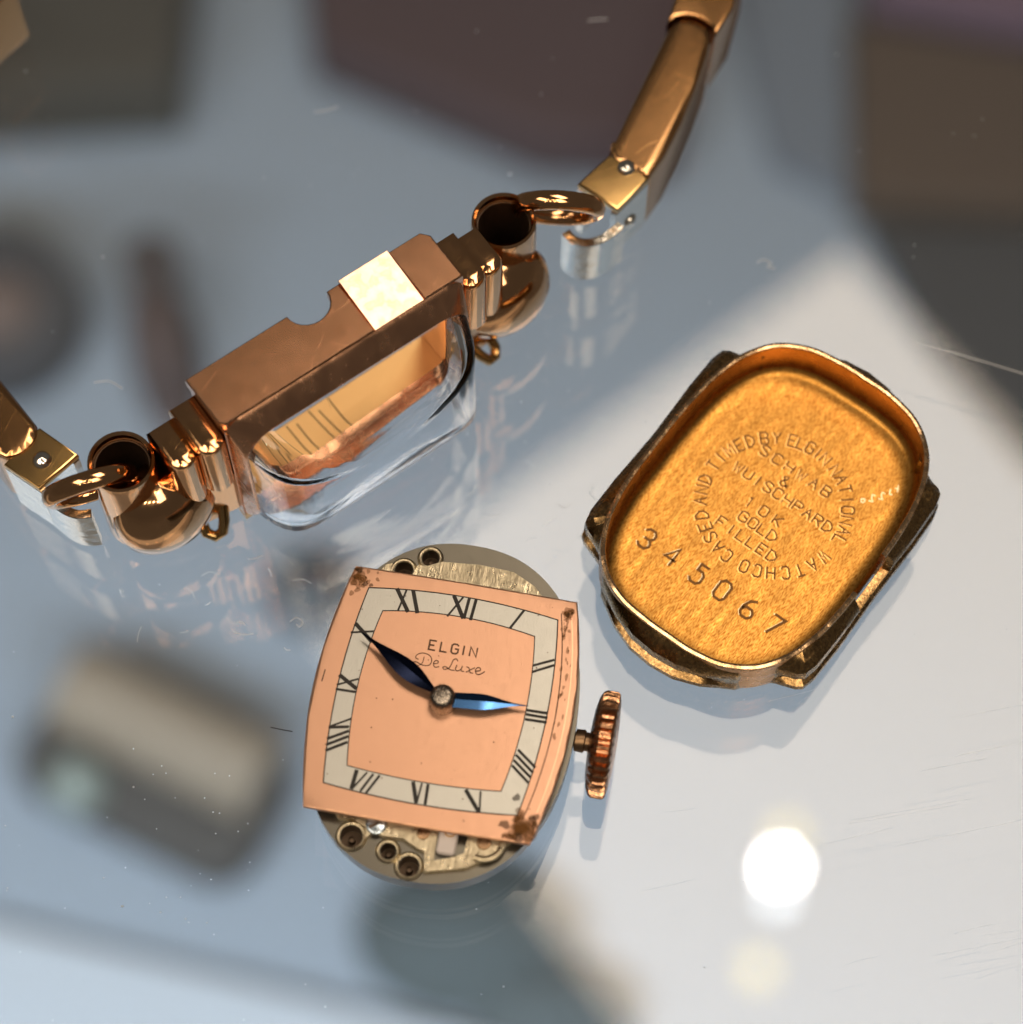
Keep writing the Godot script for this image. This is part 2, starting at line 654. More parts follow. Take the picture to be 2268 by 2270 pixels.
func slab(poly: Array, y0: float, y1: float, bev: float, m: Material, called: String, label: String, category: String) -> Node3D:
	var s := Shape.new()
	var c := Vector2.ZERO
	for p in poly:
		c += p * DEEP
	c /= poly.size()
	var pts := PackedVector2Array()
	for p in poly:
		pts.append(p * DEEP - c)
	s.prism(pts, 0, (y1 - y0) * DEEP, bev * DEEP)
	var o := part(called, s, m, self)
	o.position = Vector3(c.x, y0, c.y - 22.1) * MM
	tag(o, label, category)
	return o


func below(x: float, z: float) -> Vector3:
	return Vector3(x * DEEP, SHELF, z * DEEP - 22.1)


func low_shape() -> Shape:
	var s := Shape.new()
	s.xf = Transform3D(Basis().scaled(Vector3.ONE * DEEP), Vector3.ZERO)
	return s


func display_case() -> void:
	var sh := Shape.new()
	sh.box(Vector3(0, SHELF - 6.0, -120), Vector3(1000, 12, 640))
	structure("display_shelf", sh, matte(lin(0.190, 0.226, 0.268), 0.8))
	var y := SHELF
	slab([Vector2(-110, -230), Vector2(-50, -230), Vector2(-53, -172), Vector2(-108, -168)], y, y + 18, 3, matte(lin(0.028, 0.024, 0.017)), "jewelry_box", "blurred olive brown box under the glass at the upper left", "box")
	slab([Vector2(-38, -235), Vector2(40, -235), Vector2(26, -163), Vector2(4, -164), Vector2(-32, -182)], y, y + 15, 3, matte(lin(0.034, 0.014, 0.017)), "display_tray", "blurred maroon tray under the glass behind the watch", "tray")
	slab([Vector2(58, -235), Vector2(130, -235), Vector2(130, -176), Vector2(58, -192)], y, y + 14, 3, matte(lin(0.09, 0.05, 0.075)), "jewelry_box", "blurred plum coloured box under the glass at the upper right corner", "box")
	slab([Vector2(55, -190), Vector2(130, -174), Vector2(130, -152), Vector2(54, -156)], y, y + 9, 2, matte(lin(0.046, 0.026, 0.014)), "jewelry_box", "blurred brown box in front of the plum box at the right", "box")
	slab([Vector2(56, -154), Vector2(130, -150), Vector2(130, -100), Vector2(80, -110), Vector2(66, -131)], y, y + 6, 2, matte(lin(0.022, 0.022, 0.024)), "display_pad", "blurred black pad at the right edge below the brown box", "pad")
	slab([Vector2(30, -235), Vector2(57, -235), Vector2(56, -158), Vector2(42, -166)], y, y + 4, 1, matte(lin(0.10, 0.118, 0.145)), "display_pad", "blurred slate grey pad between the maroon tray and the brown box", "pad")
	var knob := thing("ring_box", "blurred black round box with a brown centre at the left edge", "box", below(-80, -137))
	var a := low_shape()
	a.lathe([Vector2(0.01, 0), Vector2(13, 0), Vector2(14, 3), Vector2(13, 11), Vector2(8, 12), Vector2(7, 9), Vector2(0.01, 9)], 32)
	part("rim", a, matte(lin(0.03, 0.03, 0.034)), knob)
	var b := low_shape()
	b.lathe([Vector2(0.01, 8.5), Vector2(6.8, 8.8), Vector2(4, 10.5), Vector2(0.01, 11)], 24)
	part("cushion", b, matte(lin(0.10, 0.07, 0.06)), knob)
	var stand := thing("ring_stand", "blurred dark brown upright finger behind the bracelet end at the left", "ring stand", below(-54, -132), 12)
	var f := low_shape()
	f.lathe([Vector2(0.01, 0), Vector2(7.5, 0), Vector2(7.5, 2), Vector2(6, 4), Vector2(5.4, 12), Vector2(3.5, 15), Vector2(0.01, 16)], 28, Vector3.ZERO, 0.75, 1.9)
	part("finger", f, matte(lin(0.055, 0.033, 0.03)), stand)
	var h := low_shape()
	h.lathe([Vector2(0.01, 12), Vector2(4.6, 12.5), Vector2(4.4, 17), Vector2(0.01, 18)], 24, Vector3(1, 0, -9))
	part("tip", h, matte(lin(0.028, 0.02, 0.02)), stand)
	var st := thing("stud_earring", "blurred dark stud under the glass left of the dial", "earring", below(-30, -92))
	var e := low_shape()
	e.lathe([Vector2(0.01, 0), Vector2(6, 0.2), Vector2(6.5, 3), Vector2(4, 6), Vector2(0.01, 7)], 20)
	part("stone", e, matte(lin(0.03, 0.04, 0.05), 0.3), st)
	var br := thing("brooch", "blurred dark grey green brooch under the glass below the movement", "brooch", below(-6, -40))
	var g := low_shape()
	g.lathe([Vector2(0.01, 0), Vector2(15, 0.2), Vector2(15.5, 3), Vector2(9, 8), Vector2(0.01, 9)], 28, Vector3.ZERO, 1.05, 0.75)
	part("stone", g, matte(lin(0.045, 0.06, 0.065), 0.9), br)
	var g2 := low_shape()
	g2.lathe([Vector2(0.01, 0), Vector2(9, 0.2), Vector2(9.5, 2), Vector2(5, 6), Vector2(0.01, 7)], 28, Vector3(12, 0, 10), 1.3, 0.8)
	part("pendant_stone", g2, matte(lin(0.055, 0.07, 0.075), 0.9), br)
	# a rolled beige cushion in a dark holder, with a pale ball
	var cu := thing("ring_cushion", "blurred beige roll in a dark holder with a pale ball, lower left", "cushion", below(-52, -66), -27)
	var t := low_shape()
	t.prism(rounded(19, 10.5, 6, 6, Vector2(2, 3)), 0, 9, 3)
	part("holder", t, matte(lin(0.028, 0.026, 0.024)), cu)
	var roll := low_shape()
	var path := []
	for i in 9:
		path.append(Vector3(-14.5 + 4.0 * i, 9, -3))
	roll.tube(path, 6.8, 18)
	part("roll", roll, matte(lin(0.18, 0.145, 0.105)), cu)
	var ball := low_shape()
	var prof := []
	for i in 13:
		prof.append(Vector2(maxf(0.01, sin(PI * i / 12.0) * 4.4), 10 - cos(PI * i / 12.0) * 4.4))
	ball.lathe(prof, 20, Vector3(-6, 0, 10))
	part("pale_ball", ball, matte(lin(0.16, 0.19, 0.17), 0.4), cu)
	# white ledge along the front
	slab([Vector2(-160, -62), Vector2(-20, -29), Vector2(60, -10), Vector2(60, 20), Vector2(-160, 20)], y, y + 5, 1.5, matte(lin(0.31, 0.34, 0.375)), "display_riser", "blurred white riser crossing the lower left corner under the glass", "riser")


# ---------------------------------------------------------------- watch case and bracelet

func xy_ring(hx: float, hy: float, r: float, z: float, cy: float) -> PackedVector3Array:
	var out := PackedVector3Array()
	for p in rounded(hx, hy, r, 8):
		out.append(Vector3(p.x, p.y + cy, z))
	return out


func watch() -> void:
	var w := thing("wristwatch", "rose gold wristwatch case lying on its side with domed crystal and link bracelet", "watch", Vector3(-7.34, 0.02, -3.35), 35.7)
	# case: walls round an empty middle, open at the back
	var top := Shape.new()
	var p := PackedVector2Array([Vector2(1.62, 0.1), Vector2(-6.2, 0.1), Vector2(-6.42, -0.2), Vector2(-6.45, -2.75)])
	for i in 13:
		var a := PI * (1.0 - i / 12.0)
		p.append(Vector2(-0.08 + cos(a) * 1.05, -2.75 + sin(a) * 1.0))
	p.append(Vector2(1.62, -2.75))
	top.prism(p, 9.75, 10.4, 0.07)
	top.prism(PackedVector2Array([Vector2(4.26, -2.78), Vector2(6.0, -2.78), Vector2(6.32, -2.4), Vector2(6.32, 0.1), Vector2(4.26, 0.1)]), 9.72, 10.37, 0.07)
	var body := part("case_body", top, M.copper, w)
	var fac := Shape.new()
	fac.xf = Transform3D(Basis(Vector3.RIGHT, deg_to_rad(5.5)), Vector3(0, 10.36, 0.1))
	fac.prism(PackedVector2Array([Vector2(1.62, 0.0), Vector2(1.62, -2.88), Vector2(4.24, -2.88), Vector2(4.24, 0.0)]), -0.6, 0.0, 0.02)
	part("polished_facet", fac, M.copper_facet, body)
	var low := Shape.new()
	low.prism(PackedVector2Array([Vector2(-6.3, -2.75), Vector2(6.3, -2.75), Vector2(6.3, 0.1), Vector2(-6.3, 0.1)]), 0.0, 0.65, 0.06)
	part("case_wall", low, M.lining, body)
	for k in 9:
		var mark := Shape.new()
		var x := -4.6 + 0.62 * k + 0.16 * sin(k * 2.3)
		mark.ribbon([Vector2(x, -0.1), Vector2(x - 0.12, -1.2), Vector2(x - 0.2 + 0.06 * sin(k * 1.7), -2.5 + 0.5 * sin(k * 3.1))], 0.06, 0.665)
		part("file_mark", mark, M.soot, body)
	for s in [-1.0, 1.0]:
		var e := Shape.new()
		e.box(Vector3(s * 6.0, 5.2, -1.32), Vector3(0.66, 9.1, 2.8), 0.06)
		part("case_wall", e, M.copper, body)
	var bez := Shape.new()
	bez.loft([xy_ring(6.28, 5.1, 0.9, 0.1, 5.2), xy_ring(6.22, 4.98, 0.9, 0.3, 5.2), xy_ring(6.02, 4.3, 1.5, 0.92, 5.2), xy_ring(5.92, 4.2, 1.5, 1.0, 5.2), xy_ring(5.78, 4.08, 1.4, 0.96, 5.2), xy_ring(5.72, 4.05, 0.9, -0.3, 5.2), xy_ring(6.2, 5.0, 0.9, -0.3, 5.2)], false, true)
	part("bezel", bez, M.bezel, w)
	# crystal: a thick hollow loaf of glass
	var cr := Shape.new()
	var rings := []
	for shell in 2:
		var a := 6.05 - 0.5 * shell
		var b := 4.3 - 0.5 * shell
		var high := 2.95 - 0.5 * shell
		var ks := [0.02, 0.15, 0.3, 0.45, 0.6, 0.7, 0.78, 0.84, 0.89, 0.93, 0.96, 0.98, 0.992, 0.998, 1.0]
		if shell == 1:
			ks.reverse()
		for k in ks:
			var ring := xy_ring(a * k, b * k, 1.1 * k, 0.0, 0.0)
			for i in ring.size():
				var u := pow(absf(ring[i].x / a), 9.0)
				var t := pow(absf(ring[i].y / b), 4.0)
				var edge := 1.0 - pow(k, 16.0)
				var z := 0.3 + high * sqrt(maxf(0.0, minf((1.0 - u) * (1.0 - t), 1.0))) * sqrt(maxf(0.0, edge))
				ring[i] = Vector3(ring[i].x, ring[i].y + 5.1 - 0.2 * z, z)
			rings.append(ring)
	cr.loft(rings)
	part("crystal", cr, M.crystal, w, "", 60.0)
	for s in [-1.0, 1.0]:
		lug(w, s)
	bracelet(w)


func lug(w: Node3D, s: float) -> void:
	var bowl := Shape.new()
	bowl.lathe([Vector2(0.02, 1.0), Vector2(0.8, 1.05), Vector2(1.35, 1.38), Vector2(1.72, 2.0), Vector2(1.85, 3.0), Vector2(1.75, 4.1), Vector2(1.45, 5.0), Vector2(0.9, 5.6), Vector2(0.02, 5.8)], 40, Vector3(s * 9.45, 0, -1.4), 1.36, 1.0)
	var l := part("lug", bowl, M.rose, w)
	var tube := Shape.new()
	tube.lathe([Vector2(1.5, 1.0), Vector2(1.52, 6.9), Vector2(1.49, 7.3), Vector2(1.38, 7.4), Vector2(1.29, 7.3), Vector2(1.27, 6.9), Vector2(1.27, 1.0)], 40, Vector3(s * 10.4, 0, -2.5), 1.0, 1.0, true)
	part("bar_tube", tube, M.rose, l)
	var plug := Shape.new()
	plug.lathe([Vector2(0.02, 1.2), Vector2(1.26, 1.2), Vector2(1.26, 6.85), Vector2(1.2, 6.85), Vector2(1.2, 2.2), Vector2(0.02, 2.1)], 24, Vector3(s * 10.4, 0, -2.5))
	part("tube_bottom", plug, M.soot, l)
	var k := 0
	for r in [[6.3, 7.65, 9.3, 0.42], [7.55, 8.9, 8.5, -0.05]]:
		var rib := Shape.new()
		var x0: float = r[0]
		var x1: float = r[1]
		var pts := PackedVector2Array([Vector2(s * x0, -2.55)])
		for i in 9:
			var a := PI * i / 8.0
			pts.append(Vector2(s * ((x0 + x1) / 2 - cos(a) * (x1 - x0) / 2), r[3] - 0.6 + sin(a) * 0.6))
		pts.append(Vector2(s * x1, -2.55))
		rib.prism(pts, 4.8 - 0.8 * k, r[2], 0.34)
		part("rib", rib, M.rib, l)
		k += 1
	var low := Shape.new()
	low.prism(PackedVector2Array([Vector2(s * 6.34, -2.4), Vector2(s * 8.6, -2.4), Vector2(s * 8.6, -0.6), Vector2(s * 6.34, -0.3)]), 0.6, 4.5, 0.2)
	part("shoulder", low, M.rib, l)
	var hook := Shape.new()
	hook.tube([Vector3(s * 7.0, 1.6, -0.6), Vector3(s * 7.3, 0.95, -0.1), Vector3(s * 7.6, 0.5, 0.15), Vector3(s * 8.0, 0.36, 0.1), Vector3(s * 8.25, 0.5, -0.25), Vector3(s * 8.2, 1.0, -0.6)], 0.27, 10)
	part("prong", hook, M.band_box, l)


func arc_end(p: PackedVector2Array, a: Vector2, b: Vector2, bulge: float, n := 9) -> void:
	# from a to b by an arc that bulges to the left of the way
	var side := (b - a).orthogonal().normalized()
	for i in n + 1:
		var t := float(i) / n
		p.append(a.lerp(b, t) + side * bulge * sqrt(maxf(0.0, 4.0 * t * (1.0 - t))))


func link(w: Node3D, back: Transform3D, poly: PackedVector2Array, y0 := 0.4, y1 := 5.0, bev := 0.32) -> MeshInstance3D:
	var s := Shape.new()
	s.xf = back
	s.prism(poly, y0, y1, bev)
	return part("bracelet_link", s, M.band, w)


func end_box(w: Node3D, back: Transform3D, c: Array, tongue: Array, rivet: Vector2, face_rivet: Array, side := 1.0) -> void:
	# c: the four corners of the top plate, the open end between c[0] and c[1], c[1]-c[2] the outer side
	var top := Shape.new()
	top.xf = back
	top.prism(PackedVector2Array(c), 4.45, 4.95, 0.12)
	var o := part("end_link", top, M.band_box, w)
	var walls := Shape.new()
	walls.xf = back
	var out: Vector2 = (c[1] - c[0]).normalized()
	for pair in [[c[1] - out * 0.02, c[2] - out * 0.02], [c[0] + out * 0.37, c[3] + out * 0.37]]:
		var q: Array = pair
		walls.prism(PackedVector2Array([q[0], q[1], q[1] - out * 0.35, q[0] - out * 0.35]), 0.45, 4.44, 0.05)
	part("side_plate", walls, M.steel_face, o)
	var low := Shape.new()
	low.xf = back
	var bent := PackedVector2Array()
	var line := smooth(tongue, 4)
	for i in line.size():
		bent.append(line[i])
	for i in line.size():
		var k := line.size() - 1 - i
		var d: Vector2 = (line[mini(k + 1, line.size() - 1)] - line[maxi(k - 1, 0)]).normalized()
		bent.append(line[k] + Vector2(d.y, -d.x) * 0.45 * side)
	low.prism(bent, 0.42, 3.7, 0.03)
	part("tongue", low, M.steel_face, o)
	var r := Shape.new()
	r.xf = back
	r.lathe([Vector2(0.44, 4.94), Vector2(0.42, 5.02), Vector2(0.3, 5.16), Vector2(0.02, 5.22)], 20, Vector3(rivet.x, 0, rivet.y))
	part("rivet", r, M.steel_face, o)
	if face_rivet:
		var f := Shape.new()
		f.xf = back * Transform3D(Basis(Quaternion(Vector3.UP, face_rivet[1])), face_rivet[0])
		f.lathe([Vector2(0.4, -0.03), Vector2(0.36, 0.06), Vector2(0.2, 0.14), Vector2(0.02, 0.16)], 18)
		part("rivet", f, M.steel_face, o)


func jump_ring(w: Node3D, back: Transform3D, at: Vector3, dir: Vector3, r: float) -> void:
	var s := Shape.new()
	s.xf = back
	var d := dir.normalized()
	var up := Vector3(0, 0.955, 0.29)
	up = (up - d * d.dot(up)).normalized()
	var axis := d.cross(up).normalized()
	var path := []
	for i in 40:
		var a := TAU * i / 40
		path.append(at + d * cos(a) * r + up * sin(a) * r * 0.85)
	s.tube(path, 0.36, 14, true, 0.46, axis)
	part("jump_ring", s, M.rib, w)


func bracelet(w: Node3D) -> void:
	var back := Transform3D(w.transform.basis, w.transform.origin / MM).affine_inverse()
	# right
	jump_ring(w, back, Vector3(2.15, 6.2, -12.75), Vector3(1, -0.34, -0.08), 1.9)
	end_box(w, back, [Vector2(3.14, -14.82), Vector2(5.0, -13.39), Vector2(6.54, -15.11), Vector2(4.67, -16.42)],
		[Vector2(5.06, -13.45), Vector2(4.4, -12.85), Vector2(3.7, -12.55), Vector2(3.1, -12.65), Vector2(2.75, -13.05)],
		Vector2(5.45, -15.65), [Vector3(5.75, 2.4, -14.2), Vector3(0.745, 0, 0.667)])
	var p := PackedVector2Array([Vector2(4.64, -16.5)])
	arc_end(p, Vector2(4.7, -16.55), Vector2(6.58, -15.2), -0.28, 6)
	for q in [Vector2(7.35, -16.4), Vector2(8.2, -18.2), Vector2(9.0, -20.3), Vector2(9.55, -22.0)]:
		p.append(q)
	arc_end(p, Vector2(9.72, -22.75), Vector2(7.62, -23.5), -0.85)
	link(w, back, p)
	p = PackedVector2Array()
	arc_end(p, Vector2(7.55, -23.7), Vector2(9.86, -22.86), 0.85)
	for q in [Vector2(10.85, -24.6), Vector2(11.6, -27.5), Vector2(12.0, -30.5), Vector2(9.3, -30.6), Vector2(8.7, -27.2), Vector2(7.9, -25.0)]:
		p.append(q)
	link(w, back, p, 0.4, 5.05, 0.16)
	# left
	jump_ring(w, back, Vector3(-18.75, 6.0, 1.3), Vector3(1, 0.34, -0.22), 1.9)
	end_box(w, back, [Vector2(-19.59, -0.74), Vector2(-21.24, 0.96), Vector2(-22.95, -0.24), Vector2(-21.45, -2.1)],
		[Vector2(-21.2, 0.98), Vector2(-20.4, 1.62), Vector2(-19.7, 1.9), Vector2(-19.0, 1.85)],
		Vector2(-21.2, -0.45), [], 1.0)
	p = PackedVector2Array()
	arc_end(p, Vector2(-23.35, -0.72), Vector2(-21.58, -2.18), -0.8)
	for q in [Vector2(-23.43, -4.5), Vector2(-27.5, -9.6), Vector2(-29.6, -8.3), Vector2(-25.3, -3.1)]:
		p.append(q)
	link(w, back, p, 0.4, 5.15)
	# the far side of the loop crosses the upper left corner
	link(w, back, PackedVector2Array([Vector2(-26.0, -24.0), Vector2(-24.4, -25.9), Vector2(-27.2, -28.6), Vector2(-29.0, -26.6)]))


# ---------------------------------------------------------------- movement

func movement() -> void:
	var m := thing("watch_movement", "watch movement with copper square dial, roman numerals, blued hands and winding crown", "watch movement", Vector3(-3.01, 0.02, 10.77), -10.0)
	var holes := [[-1.88, -6.93, 0.40], [-2.96, -6.15, 0.42], [-2.85, 6.39, 0.50], [-1.16, 6.76, 0.36], [-0.15, 7.26, 0.46]]
	# main plate: an oval drum, its top pierced by screw holes
	var drum := Shape.new()
	var out := squircle(5.9, 7.9, 2.25, 96)
	drum.loft([Shape.lift(Shape.inset(out, 1.6), 0.02), Shape.lift(Shape.inset(out, 0.9), 0.3), Shape.lift(Shape.inset(out, 0.55), 1.2), Shape.lift(Shape.inset(out, 0.5), 1.5), Shape.lift(Shape.inset(out, 0.1), 1.6), Shape.lift(Shape.inset(out, 0.1), 2.2)])
	var pl := part("plate", drum, M.plate, m)
	var lid := out
	for h in holes:
		lid = with_hole(lid, circle(Vector2(h[0], h[1]), h[2], 18))
	var t := Shape.new()
	t.prism(lid, 2.2, 3.1, 0.0)
	part("dial_plate", t, M.plate, pl)
	for h in holes:
		var rim := Shape.new()
		rim.lathe([Vector2(h[2] + 0.01, 3.09), Vector2(h[2] + 0.02, 3.2), Vector2(h[2] + 0.10, 3.22), Vector2(h[2] + 0.2, 3.11), Vector2(h[2] + 0.2, 3.09)], 24, Vector3(h[0], 0, h[1]), 1, 1, true)
		part("hole_rim", rim, M.land, pl)
		var pin := Shape.new()
		pin.lathe([Vector2(0.02, 2.2), Vector2(h[2] * 0.98, 2.2), Vector2(h[2] * 0.98, 2.26), Vector2(0.16, 2.26), Vector2(0.14, 2.7), Vector2(0.02, 2.75)], 16, Vector3(h[0], 0, h[1]))
		part("screw_hole", pin, M.soot, pl)
	# brushed land standing proud of it, with the pocket of the setting lever
	var land := PackedVector2Array([Vector2(-4.9, -4.5), Vector2(-4.2, -5.4), Vector2(-3.76, -6.2), Vector2(-3.5, -6.3), Vector2(-3.3, -5.6), Vector2(-2.6, -5.6), Vector2(-2.35, -6.4), Vector2(-1.9, -6.45), Vector2(-1.31, -6.75), Vector2(0.4, -6.9), Vector2(1.96, -6.82), Vector2(3.0, -6.3), Vector2(3.9, -5.4), Vector2(4.7, -4.4),
		Vector2(5.35, -1.5), Vector2(5.4, 1.5), Vector2(5.0, 3.8), Vector2(4.35, 5.1), Vector2(3.4, 6.2), Vector2(2.3, 6.98), Vector2(0.55, 7.45), Vector2(0.42, 6.55), Vector2(0.14, 6.5), Vector2(-0.6, 6.15), Vector2(-1.48, 6.2), Vector2(-1.9, 6.05), Vector2(-2.2, 6.45), Vector2(-2.3, 5.95), Vector2(-2.9, 5.7), Vector2(-3.52, 5.75), Vector2(-4.3, 5.0), Vector2(-5.0, 3.4), Vector2(-5.3, 0.5)])
	var pocket := PackedVector2Array([Vector2(0.82, 5.2), Vector2(2.15, 5.2), Vector2(2.1, 6.35), Vector2(1.7, 6.6), Vector2(0.86, 6.9)])
	var ls := Shape.new()
	ls.prism(with_hole(land, pocket), 3.1, 3.42, 0.0)
	part("brushed_land", ls, M.land, pl)
	var lever := Shape.new()
	lever.prism(rounded(0.42, 0.6, 0.18, 4, Vector2(1.3, 5.95)), 3.1, 3.5, 0.08)
	part("setting_lever", lever, M.pearl, pl)
	var spring := Shape.new()
	var path := []
	for i in 9:
		var a := -0.3 + 2.2 * i / 8.0
		path.append(Vector3(2.85 + cos(a) * 0.85, 3.46, 5.65 + sin(a) * 0.85))
	spring.tube(path, 0.16, 8)
	part("spring", spring, M.land, pl)
	for q in [[0.21, 5.80, 0.26], [1.35, 5.5, 0.3], [2.86, 5.75, 0.3]]:
		var j := Shape.new()
		j.lathe([Vector2(0.02, 3.43), Vector2(q[2] * 0.55, 3.43), Vector2(q[2] * 0.7, 3.52), Vector2(q[2], 3.5), Vector2(q[2] + 0.03, 3.41)], 20, Vector3(q[0], 0, q[1]))
		part("jewel", j, M.stem, pl)
	var sc := Shape.new()
	sc.lathe([Vector2(0.02, 3.58), Vector2(0.36, 3.58), Vector2(0.44, 3.52), Vector2(0.45, 3.42)], 24, Vector3(-1.86, 0, 5.78))
	var scr := part("screw", sc, M.screw, pl)
	var slot := Shape.new()
	slot.ribbon([Vector2(-2.14, 5.98), Vector2(-1.58, 5.58)], 0.14, 3.59)
	part("slot", slot, M.soot, pl)
	var seat := Shape.new()
	seat.lathe([Vector2(0.02, 3.3), Vector2(1.2, 3.3), Vector2(1.2, 3.7), Vector2(0.02, 3.7)], 24)
	part("dial_seat", seat, M.plate, pl)
	# dial
	var edge := bowed([Vector2(-5.03, -5.7), Vector2(5.03, -5.7), Vector2(4.85, 5.64), Vector2(-5.08, 5.66)], [0.05, 0.8, 0.06, 0.72])
	var ds := Shape.new()
	ds.prism(edge, 3.66, 3.98, 0.1)
	var dial := part("dial", ds, M.dial, m)
	var outer := bowed([Vector2(-4.24, -4.74), Vector2(4.32, -4.68), Vector2(4.10, 4.46), Vector2(-4.42, 4.47)], [0.33, 0.38, 0.26, 0.36])
	var inner := bowed([Vector2(-3.42, -3.77), Vector2(3.44, -3.74), Vector2(3.22, 3.53), Vector2(-3.56, 3.54)], [0.33, 0.32, 0.18, 0.34])
	var ch := Shape.new()
	ch.prism(with_hole(outer, inner), 3.9, 3.988, 0.0)
	part("chapter_ring", ch, M.chapter, dial)
	for o in [outer, inner]:
		var line := Shape.new()
		var loop := []
		for q in o:
			loop.append(q)
		loop.append(o[0])
		line.ribbon(loop, 0.055 if o == outer else 0.045, 3.996)
		part("printed_border", line, M.ink, dial)
	numerals(dial)
	# a worn double line pressed along the right edge
	for d in [0.32, 0.78]:
		var g := Shape.new()
		var pts := []
		for i in 13:
			var tt := lerpf(0.06, 0.94, i / 12.0)
			pts.append(Vector2(lerpf(5.03, 4.85, tt) + 0.8 * 4 * tt * (1 - tt) - d, lerpf(-5.7, 5.64, tt)))
		g.ribbon(pts, 0.05, 3.984)
		part("pressed_line", g, M.brown_ink if d > 0.5 else M.dial_edge, dial)
	stains(dial)
	# hands
	hand(m, "minute_hand", Vector2(-4.1, -2.42), 0.44, 4.62, 0.30)
	hand(m, "hour_hand", Vector2(3.75, -0.36), 0.40, 4.40, 0.34, 1.0)
	var hub := Shape.new()
	hub.lathe([Vector2(0.02, 5.12), Vector2(0.10, 5.11), Vector2(0.12, 5.02), Vector2(0.22, 5.0), Vector2(0.25, 5.06), Vector2(0.40, 5.05), Vector2(0.52, 4.95), Vector2(0.58, 4.75), Vector2(0.60, 4.5), Vector2(0.60, 3.99)], 36)
	part("hub", hub, M.hub, m)
	# stem and crown
	var stem := Shape.new()
	stem.xf = Transform3D(Basis(Vector3.BACK, -PI / 2), Vector3(0, 2.35, 0.15))
	stem.lathe([Vector2(0.02, 4.8), Vector2(0.3, 4.8), Vector2(0.3, 5.9), Vector2(0.5, 5.95), Vector2(0.52, 6.35), Vector2(0.42, 6.4), Vector2(0.42, 6.9), Vector2(0.02, 6.95)], 20)
	part("stem", stem, M.stem, m)
	var crown := Shape.new()
	crown.xf = stem.xf
	var rings := []
	for q in [[0.5, 6.55, 0.0], [1.5, 6.62, 0.0], [2.0, 6.72, 0.4], [2.28, 6.86, 1.0], [2.38, 7.0, 1.0], [2.38, 7.5, 1.0], [2.28, 7.62, 1.0], [1.9, 7.7, 0.3], [1.2, 7.76, 0.0], [0.4, 7.8, 0.0]]:
		var ring := PackedVector3Array()
		for i in 128:
			var a := TAU * i / 128
			var tooth: float = [0.0, 0.02, -0.24, -0.24][i % 4] * q[2]
			ring.append(Vector3(cos(a) * (q[0] + tooth), q[1], sin(a) * (q[0] + tooth)))
		rings.append(ring)
	crown.loft(rings)
	part("crown", crown, M.crown, m, "", 25.0)


func hand(m: Node3D, called: String, tip: Vector2, half: float, y: float, start: float, flat_side := 0.0) -> void:
	var d := tip.normalized()
	var n := Vector2(-d.y, d.x)
	var length := tip.length()
	var rings := []
	for q in [[start, 0.30], [0.62 / length, 0.34], [0.25, 0.72], [0.34, 0.93], [0.42, 1.0], [0.5, 0.95], [0.6, 0.76], [0.7, 0.5], [0.8, 0.27], [0.88, 0.15], [0.96, 0.1], [1.0, 0.03]]:
		var c: Vector2 = d * length * (q[0] if q[0] != start else start / length)
		var h: float = half * q[1]
		var lift: float = 0.05 + 0.14 * q[1]
		var a := c + n * h
		var b := c - n * h
		rings.append(PackedVector3Array([Vector3(a.x, y + lift * 0.92 * flat_side, a.y), Vector3(c.x, y + lift, c.y), Vector3(b.x, y, b.y), Vector3(c.x, y - 0.04, c.y)]))
	var s := Shape.new()
	s.loft(rings)
	part(called, s, M.blue_steel if flat_side > 0.0 else M.dark_steel, m, "", 20.0)


